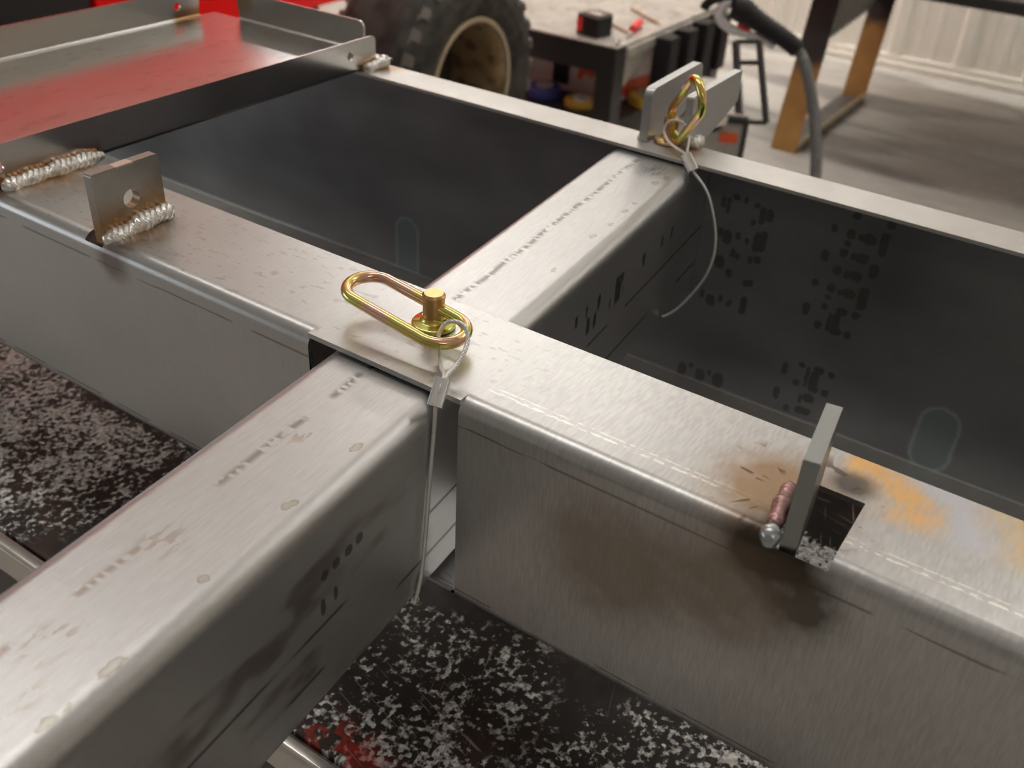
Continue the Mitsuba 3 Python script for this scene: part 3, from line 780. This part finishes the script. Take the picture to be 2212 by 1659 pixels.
fk = thing('wire_lanyard', 'thin silver wire lanyard curving from the far gold pin round the tube', 'cable')
part(fk, 'loop', ply(rope([(-.0500, .3672, .0058), (-.0590, .3735, .0058), (-.0699, .3800, .0060), (-.0800, .3872, .0088), (-.0837, .3905, .0140), (-.0809, .3915, .0195), (-.0753, .3900, .0225), (-.0662, .3890, .0215), (-.0600, .3865, .0140), (-.0560, .3780, .0080), (-.0490, .3680, .0060)], 160), mat('wire_rope'), True))
part(fk, 'ferrule', ply(ferrule((-.0470, .3650, .0012), (.0110, -.0060, -.0086), (.6, .7, .4), .0150, .0040, .0030), mat('aluminium'), 25), 'flat pressed aluminium sleeve')
part(fk, 'cable', ply(rope([(-.0425, .3625, -.0030), (-.0384, .3615, -.0055), (-.0274, .3580, -.0129), (-.0175, .3550, -.0282), (-.0105, .3520, -.0465), (-.0086, .3480, -.0644), (-.0132, .3450, -.0831), (-.0212, .3420, -.0993), (-.0296, .3380, -.1121), (-.0372, .3335, -.1180)], 260), mat('wire_rope'), True))

# ---------------------------------------------------------------- off-road tyre
WX, WY, WR0 = -1.482, 2.077, 0.364
WZ = FLOOR + WR0
wk = thing('off_road_tyre', 'chunky black off-road tyre on a bronze rim standing behind the frame', 'tyre')
Aw = frame([0, 1, 0], [0, 0, 1], [1, 0, 0], [WX, WY, WZ])      # local z runs along the axle
SW = 0.285
half = [(.196, -.012), (.205, .004), (.225, .014), (.260, .018), (.295, .010), (.322, -.006), (.338, -.030), (.344, -.060)]
prof = half + [(a, -SW - b) for a, b in half[::-1]]
inner = [(.186, -SW + .012), (.186, -.012)]
part(wk, 'carcass', ply(M4(lathe(rpoly(prof + inner, .004, 3), 96), Aw), mat('rubber'), 40))
rimp = [(.197, -.004), (.200, .000), (.197, .004), (.190, .002), (.186, -.010), (.178, -.022), (.172, -.050), (.165, -.110), (.165, -.200), (.176, -.262), (.190, -.280), (.196, -.282), (.190, -.272), (.1855, -.262), (.1852, -.022), (.190, -.010)]
part(wk, 'rim', ply(M4(lathe([(a - .0004, b) for a, b in rimp], 96), Aw), mat('rim_bronze'), 40), 'deep bronze-brown rim barrel')
part(wk, 'rim_lip', ply(M4(lathe(rpoly([(.183, -.006), (.1985, -.006), (.1985, .006), (.183, .006)], .003, 4), 96), Aw), mat('rim_lip'), 40), 'pale tan rim lip')
disc = lathe([(.030, -.190), (.060, -.176), (.110, -.180), (.150, -.196), (.166, -.200), (.166, -.208), (.150, -.206), (.110, -.190), (.060, -.186), (.030, -.200)], 64)
for i in range(4):
    a = math.pi / 4 + i * math.pi / 2
    disc = disc - m3.Manifold.cylinder(.1, .008, .008, 16).translate([.070 * math.cos(a), .070 * math.sin(a), -.22])
part(wk, 'rim_disc', ply(M4(disc, Aw), mat('black_paint'), 40))


def lug(w, l, h, skew, notch_side):
    q = np.array([(-w / 2, -l / 2 - skew), (w / 2, -l / 2 + skew), (w / 2, l * .12 + skew), (w * .18, l * .12 + skew * .4), (w * .18, l / 2), (-w / 2, l / 2 - skew)])
    if notch_side < 0:
        q = q * [-1, 1]
    lo = m3.CrossSection([ccw(rpoly(q, .003, 2))]).extrude(h * .6)
    hi = m3.CrossSection([ccw(rpoly(q * .90, .003, 2))]).extrude(h).translate([0, 0, 0])
    return lo + hi


lugs = [ply(lug(.050, .042, .026, s * .006, s), mat('lit_lug_rubber'), 25) for s in (1, -1)]
should = [ply(lug(.058, .046, .026, s * .004, s) + box(s * .020 - .012, s * .020 + .012, -.014, .014, 0, .018, .002), mat('lit_lug_rubber'), 25) for s in (1, -1)]
NL = 30
for i in range(NL):
    for row, (xo, off, src) in enumerate(((-.024, 0.0, should[0]), (-.085, .5, lugs[1]), (-.1425, .0, lugs[0]), (-.200, .5, lugs[1]), (-.261, 0.0, should[1]))):
        a = 2 * math.pi * (i + off) / NL
        rad = .338 if row in (0, 4) else .3405
        up = np.array([0, math.cos(a), math.sin(a)])
        tan = np.array([0, -math.sin(a), math.cos(a)])
        tilt = {0: .22, 4: -.22}.get(row, 0)
        ex = np.array([1, 0, 0]) * math.cos(tilt) - up * math.sin(tilt)
        uz = np.cross(ex, tan)
        A = frame(ex, tan, uz, np.array([WX + xo, WY, WZ]) + up * (rad - (.006 if tilt else 0)))
        part(wk, 'tread_lug', {**src, 'to_world': T(A.tolist())})

# ---------------------------------------------------------------- red machine behind the tray
rk = thing('red_machine', 'bright red painted machine body behind the tray and left of the tyre', 'machine')
part(rk, 'front_panel', ply(prism_x(rpoly([(1.70, -.72), (3.4, -.72), (3.4, .75), (2.3, .98), (0.9, .98), (0.35, .55), (0.35, -.18), (1.70, -.18)], .05, 6), -2.95, -2.72), mat('red_paint'), 30), 'glossy red panel')
part(rk, 'sill', ply(box(-3.1, -2.73, .2, 1.70, -.80, -.185, .02), mat('black_paint')), 'black lower body')
part(rk, 'step_bar', ply(cyl([-2.66, .3, -.60], [-2.66, 1.45, -.60], .035), mat('dark_grey'), 30), 'dark grey tube step')
for yy in (.5, 1.3):
    part(rk, 'step_bracket', ply(box(-2.75, -2.64, yy - .02, yy + .02, -.64, -.56, .004), mat('black_paint')))
for yy in (.45, 2.7):
    part(rk, 'foot', ply(box(-3.05, -2.8, yy - .12, yy + .12, FLOOR, -.70, .02), mat('black_paint')))

# ---------------------------------------------------------------- low work cart
KX, KY, KZ = -1.300, 2.645, -0.600
ck = thing('work_cart', 'low steel-topped black work cart to the right of the tyre', 'cart')
part(ck, 'cart_top', ply(box(KX - .75, KX, KY, KY + .92, KZ - .008, KZ, .003), mat('cart_steel')), 'worn steel top plate')
part(ck, 'apron', ply(box(KX - .745, KX - .070, KY + .004, KY + .010, KZ - .098, KZ - .0085, .001), mat('black_paint')))
part(ck, 'apron', ply(prism_x(np.array([(KY + .075, KZ - .0085), (KY + .90, KZ - .0085), (KY + .90, KZ - .06), (KY + .25, KZ - .06), (KY + .075, KZ - .15)]), KX - .010, KX - .004), mat('cart_steel')), 'scratched gusseted side rail')
for x in (KX - .745, KX - .074):
    for y in (KY + .002, KY + .845):
        sx, sy = (x < KX - .3), (y > KY + .3)
        L = box(x, x + .070, y if not sy else y + .064, (y if not sy else y + .064) + .006, FLOOR + .07, KZ - .0085) + box(x if sx else x + .064, (x if sx else x + .064) + .006, y, y + .070, FLOOR + .07, KZ - .0085)
        lg = part(ck, 'leg', ply(L, mat('black_paint')))
        part(lg, 'caster', ply(cat(cyl([x + .022, y + .035, FLOOR + .034], [x + .048, y + .035, FLOOR + .034], .034), box(x + .010, x + .060, y + .012, y + .058, FLOOR + .045, FLOOR + .075, .002)), mat('black_plastic'), 30))
part(ck, 'shelf', ply(box(KX - .74, KX - .01, KY + .01, KY + .90, FLOOR + .115, FLOOR + .125, .002), mat('black_paint')))
for i in range(4):
    y = KY + .26 + i * .15
    part(ck, 'rack_slat', ply(rbox(KX + .004, KX + .072, y, y + .075, KZ - .215, KZ - .012, .005, 8), mat('black_plastic'), 30))
part(ck, 'rack_rail', ply(box(KX - .004, KX + .012, KY + .06, KY + .80, KZ - .045, KZ - .012, .002), mat('cart_steel')))

# things lying on the cart
tk = thing('tape_measure', 'black tape measure with a red side lying near the cart edge', 'tape measure')
tx, ty = KX - .145, KY + .100
rot = math.radians(-12)
def spin(m, x, y, a): return m.scale([1.4, 1.4, 1.4]).rotate([0, 0, math.degrees(a)]).translate([x, y, KZ])
part(tk, 'case', ply(spin(prism_z(rpoly([(-.036, -.036), (.036, -.036), (.036, .020), (.018, .036), (-.036, .036)], [.012, .006, .012, .014, .014], 6), .0005, .046), tx, ty, rot), mat('black_plastic'), 30))
part(tk, 'side_badge', ply(spin(box(-.0372, -.0362, -.024, .020, .008, .040, .0003), tx, ty, rot) + spin(box(-.030, -.012, -.0372, -.0355, .008, .040, .0004), tx, ty, rot), mat('red_plastic')), 'bright red side')
part(tk, 'belt_clip', ply(spin(rbox(-.020, .022, -.018, .014, .0462, .0490, .0012, 8), tx, ty, rot), mat('chrome'), 30), 'shiny clip')

pk = thing('scriber', 'thin pale steel scriber lying behind the tape measure', 'hand tool')
p0, p1 = np.array([KX - .165, KY + .245, KZ + .006]), np.array([KX - .030, KY + .160, KZ + .006])
part(pk, 'shaft', ply(cyl(p0, p1, .0045, .0036, 16), mat('rim_lip'), 30))
part(pk, 'tip', ply(cyl(p1, p1 + (p1 - p0) / np.linalg.norm(p1 - p0) * .022, .0034, .0006, 16), mat('chrome'), 30))
hk = thing('screwdriver', 'screwdriver with a red handle lying at the far side of the cart top', 'screwdriver')
c0 = np.array([KX - .052, KY + .195, KZ + .014])
part(hk, 'handle', ply(tube(spline([c0, c0 + (-.012, .05, .001), c0 + (-.026, .105, .001)], 16), .0135, 14, rfun=lambda s, th: (1 - .25 * np.exp(-((s - .15) / .1) ** 2)) * (1 + .06 * np.cos(6 * th))), mat('red_plastic'), True), 'red handle')
part(hk, 'blade', ply(cyl(c0 + (.003, -.006, -.001), c0 + (.016, -.060, -.009), .004, .0035, 12), mat('chrome'), 30))
sk = thing('steel_rod', 'long thin steel rod lying along the far part of the cart top', 'rod')
part(sk, 'rod', ply(cyl([KX - .22, KY + .50, KZ + .006], [KX - .045, KY + .375, KZ + .006], .005, seg=16), mat('rim_lip'), 30))
part(sk, 'tip', ply(cyl([KX - .045, KY + .375, KZ + .006], [KX - .020, KY + .357, KZ + .006], .0042, .001, 16), mat('chrome'), 30))
hexn = m3.Manifold.cylinder(.007, .0085, .0085, 6) - m3.Manifold.cylinder(.02, .0045, .0045, 16).translate([0, 0, -.005])
nut_ply = ply(hexn, mat('chrome'), 20)
for i, (x, y) in enumerate(((KX - .025, KY + .115), (KX - .045, KY + .045), (KX - .028, KY + .062), (KX - .012, KY + .020), (KX - .058, KY + .075))):
    key = solo('hex_nut', {**nut_ply, 'to_world': T().translate([x, y, KZ + .0005])}, 'small shiny nut lying loose on the cart top by the tape measure', 'nut', group='loose nuts on the cart top')

# things on the cart's lower shelf
SZ = FLOOR + .1255
bk = thing('shelf_machine', 'pale grey machine with an orange swoosh standing on the lower shelf of the cart', 'machine')
part(bk, 'body', ply(rbox(KX - .62, KX - .10, KY + .24, KY + .56, SZ, SZ + .235, .012, 12), mat('machine_pink'), 30))
th = np.linspace(math.radians(20), math.radians(200), 18)
sw = np.r_[np.c_[.040 * np.cos(th), .040 * np.sin(th)], np.c_[.016 * np.cos(th[::-1]) - .003, .016 * np.sin(th[::-1]) - .008]]
part(bk, 'swoosh', ply(M4(m3.CrossSection([ccw(sw)]).extrude(.0015), frame([1, 0, 0], [0, 0, 1], [0, -1, 0], [KX - .238, KY + .2398, SZ + .076])), mat('orange_paint')), 'orange curved mark')
part(bk, 'side_band', ply(prism_x([(KY + .26, SZ + .030), (KY + .54, SZ + .012), (KY + .54, SZ + .058), (KY + .26, SZ + .082)], KX - .1002, KX - .0985), mat('orange_paint')), 'orange-red band on its side')
part(bk, 'foot_strip', ply(box(KX - .29, KX - .17, KY + .234, KY + .2395, SZ + .008, SZ + .034, .002), mat('white_plastic')))
part(bk, 'dark_vent', ply(box(KX - .385, KX - .315, KY + .2345, KY + .2398, SZ + .030, SZ + .215, .001), mat('black_plastic')))
for i, (x, y, r, m, lab) in enumerate(((KX - .36, KY + .14, .062, 'blue_plastic', 'blue roll lying on the lower shelf of the cart beside the tyre'), (KX - .20, KY + .14, .060, 'yellow_plastic', 'amber roll lying on the lower shelf behind the cart leg'), (KX - .025, KY + .32, .068, 'yellow_plastic', 'amber roll with a pale core at the right end of the lower shelf'))):
    h = .026 if i == 1 else .042
    q = thing('tape_roll', lab, 'roll')
    part(q, 'roll', ply(lathe(rpoly([(r * .52, .0), (r, .0), (r, h), (r * .52, h)], .006, 4), 40).translate([x, y, SZ]), mat(m), 35))
    part(q, 'core', ply(lathe([(r * .40, .001), (r * .515, .001), (r * .515, h + .004), (r * .40, h + .004)], 40).translate([x, y, SZ]), mat('white_plastic'), 35), 'pale core')

# ---------------------------------------------------------------- small welder in a black cage, with the torch on it


mk = thing('cage_welder', 'small grey welding machine in a black tube cage on the floor right of the cart', 'welder')
WXc, WYc = -0.735, 2.235
part(mk, 'body', ply(rbox(WXc - .075, WXc + .075, WYc - .02, WYc + .36, FLOOR + .05, FLOOR + .415, .018, 12), mat('machine_grey'), 30))
for fy in (.02, .30):
    part(mk, 'foot_bar', ply(box(WXc - .080, WXc + .080, WYc + fy, WYc + fy + .03, FLOOR + .0005, FLOOR + .052, .006), mat('black_paint')))
part(mk, 'front_frame', ply(rbox(WXc - .082, WXc + .084, WYc - .032, WYc - .012, FLOOR + .045, FLOOR + .425, .009, 10) - box(WXc - .066, WXc + .070, WYc - .05, WYc + .01, FLOOR + .065, FLOOR + .405), mat('black_paint'), 30), 'black front frame')
part(mk, 'front_plate', ply(box(WXc - .067, WXc + .071, WYc - .026, WYc - .0205, FLOOR + .064, FLOOR + .406, .001), mat('machine_grey'), 30))
part(mk, 'badge', ply(rbox(WXc + .012, WXc + .060, WYc - .0300, WYc - .0262, FLOOR + .350, FLOOR + .378, .0015, 8), mat('orange_paint'), 30), 'orange-red badge')
for s in (-.03, .03):
    part(mk, 'knob', ply(cyl([WXc + s, WYc - .026, FLOOR + .300], [WXc + s, WYc - .046, FLOOR + .300], .016, .013, 20), mat('black_plastic'), 30))
kn = part(mk, 'cable_socket', ply(cyl([WXc - .010, WYc - .020, FLOOR + .402], [WXc - .002, WYc - .080, FLOOR + .428], .028, .022, 24), mat('black_plastic'), 30))
part(kn, 'ring', ply(cyl([WXc - .001, WYc - .079, FLOOR + .4275], [WXc + .008, WYc - .094, FLOOR + .434], .022, .018, 6), mat('chrome'), 20))
turn = T().translate([WXc + .082, WYc - .03, 0]).rotate([0, 0, 1], 24).translate([-WXc - .082, -WYc + .03, 0])
for key in [q for q in scene if q.startswith(mk + '__')]:
    scene[key]['to_world'] = turn
# a leaning wire rack hooked on its top
TL, TR, BR = np.array([-.7775, 2.335, -.4225]), np.array([-.7247, 2.371, -.4194]), np.array([-.6312, 2.2834, -.6032])
BL = TL + BR - TR + np.array([-.012, 0, 0])
for a, b, r in ((TL, BL, .0105), (TR, BR, .009)):
    part(mk, 'rack_post', ply(cyl(a, b, r, seg=14), mat('black_paint'), 30))
for t in (0.0, .26, 1.0):
    part(mk, 'rack_crossbar', ply(cyl(TL + (BL - TL) * t, TR + (BR - TR) * t, .0065, seg=12), mat('black_paint'), 30))
part(mk, 'rack_base', ply(cyl(BL, [-.735, 2.30, FLOOR + .405], .008, seg=12), mat('black_paint'), 30))

gk = thing('welding_torch', 'black welding torch with a pale trigger guard and grey hose on the wire rack', 'torch')
H0, H1 = np.array([-.800, 2.385, -.350]), np.array([-.641, 2.419, -.422])
gd = (H1 - H0) / np.linalg.norm(H1 - H0)
gs = np.cross([0, 0, 1], gd); gs /= np.linalg.norm(gs)
gu = np.cross(gd, gs)
L3 = lambda a, b, c=0.0: H0 + gd * a + gu * b + gs * c
part(gk, 'handle', ply(tube(spline([L3(-.020, .000), L3(.02, .002), L3(.08, .0), L3(.14, .0), L3(.195, -.006)], 30), .026, 20, rfun=lambda s, th: (1.10 - .22 * s + .22 * np.exp(-((s - .12) / .12) ** 2)) * (1 + .08 * np.cos(th) ** 2)), mat('black_plastic'), True))
part(gk, 'neck', ply(tube(spline([L3(-.014, .006), L3(-.045, .006), L3(-.075, -.012), L3(-.088, -.050)], 24), .013, 16), mat('black_plastic'), True))
part(gk, 'trigger', ply(tube(spline([L3(-.030, .004), L3(-.046, -.018), L3(-.042, -.044), L3(-.010, -.056), L3(.035, -.050), L3(.085, -.036), L3(.135, -.034)], 30), .0125, 16, rfun=lambda s, th: (1.25 - .55 * s) * np.ones_like(th)), mat('white_plastic'), True), 'pale curved trigger guard')
part(gk, 'switch', ply(rbox(-.02, .02, -.006, .006, -.006, .006, .003, 8).transform(frame(gd, gs, gu, L3(.035, -.034))[:3, :4]), mat('red_plastic'), 30), 'small red switch')
hose = [L3(.185, -.006), L3(.215, -.014), np.array([-.5950, 2.412, -.470]), np.array([-.545, 2.385, -.556]), np.array([-.502, 2.341, -.6334]), np.array([-.4695, 2.298, -.7126]), np.array([-.445, 2.25, -.80]), np.array([-.44, 2.19, -.90]), np.array([-.48, 2.10, -.968]), np.array([-.60, 2.05, -.984])]
part(gk, 'hose', ply(tube(spline(hose, 140), .0145, 16), mat('hose_grey'), True), 'grey ribbed hose')
hp = spline(hose, 140)[8:62]
hp = spline(hp, 320)
ang = np.linspace(0, 2 * np.pi * 34, 320)
tg = np.gradient(hp, axis=0); tg /= np.linalg.norm(tg, axis=1, keepdims=True)
n1 = np.cross(tg, [0, 1, 0]); n1 /= np.linalg.norm(n1, axis=1, keepdims=True)
part(gk, 'strain_spring', ply(tube(hp + .0160 * (np.cos(ang)[:, None] * n1 + np.sin(ang)[:, None] * np.cross(tg, n1)), .0018, 6), mat('hose_grey'), True))

# ---------------------------------------------------------------- rusty bench legs and bench
nk = thing('steel_bench', 'heavy bench with rust-orange flat steel legs in front of the ribbed wall', 'bench')
def leg_plate(y0, lean, w, x0, x1):
    z1 = -.385
    k = (z1 - FLOOR) * lean
    return prism_x(np.array([(y0, FLOOR + .001), (y0 + w, FLOOR + .001), (y0 + w + k, z1), (y0 + k, z1)]), x0, x1)
BX = -.90
part(nk, 'leg', ply(leg_plate(3.195, .27, .012, BX, BX + .095), mat('rust_steel')), 'rust-orange flat leg')
part(nk, 'leg', ply(leg_plate(4.020, .27, .012, BX, BX + .095), mat('rust_steel')), 'rust-orange flat leg')
part(nk, 'foot_plate', ply(box(BX, BX + .095, 3.21, 4.018, FLOOR + .0005, FLOOR + .012, .001), mat('dark_grey')))
part(nk, 'foot_edge', ply(box(BX + .092, BX + .100, 3.21, 4.018, FLOOR + .0125, FLOOR + .040, .001), mat('rim_lip')), 'pale brown upright strip along the foot')
part(nk, 'crossbar', ply(prism_x(np.array([(3.315, -.655), (4.12, -.610), (4.14, -.52), (3.345, -.52)]), BX + .03, BX + .045), mat('black_paint')), 'black cross plate')
part(nk, 'brace', ply(prism_x(np.array([(3.33, -.52), (3.45, -.52), (3.80, -.388), (3.66, -.388)]), BX + .032, BX + .044), mat('black_paint')))
part(nk, 'bench_top', ply(box(-.98, 1.6, 3.10, 4.30, -.384, -.345, .004), mat('black_paint')), 'black bench top')
for y in (3.195, 4.020):
    part(nk, 'leg', ply(leg_plate(y, .27, .012, 1.4, 1.495), mat('rust_steel')), 'rust-orange flat leg')
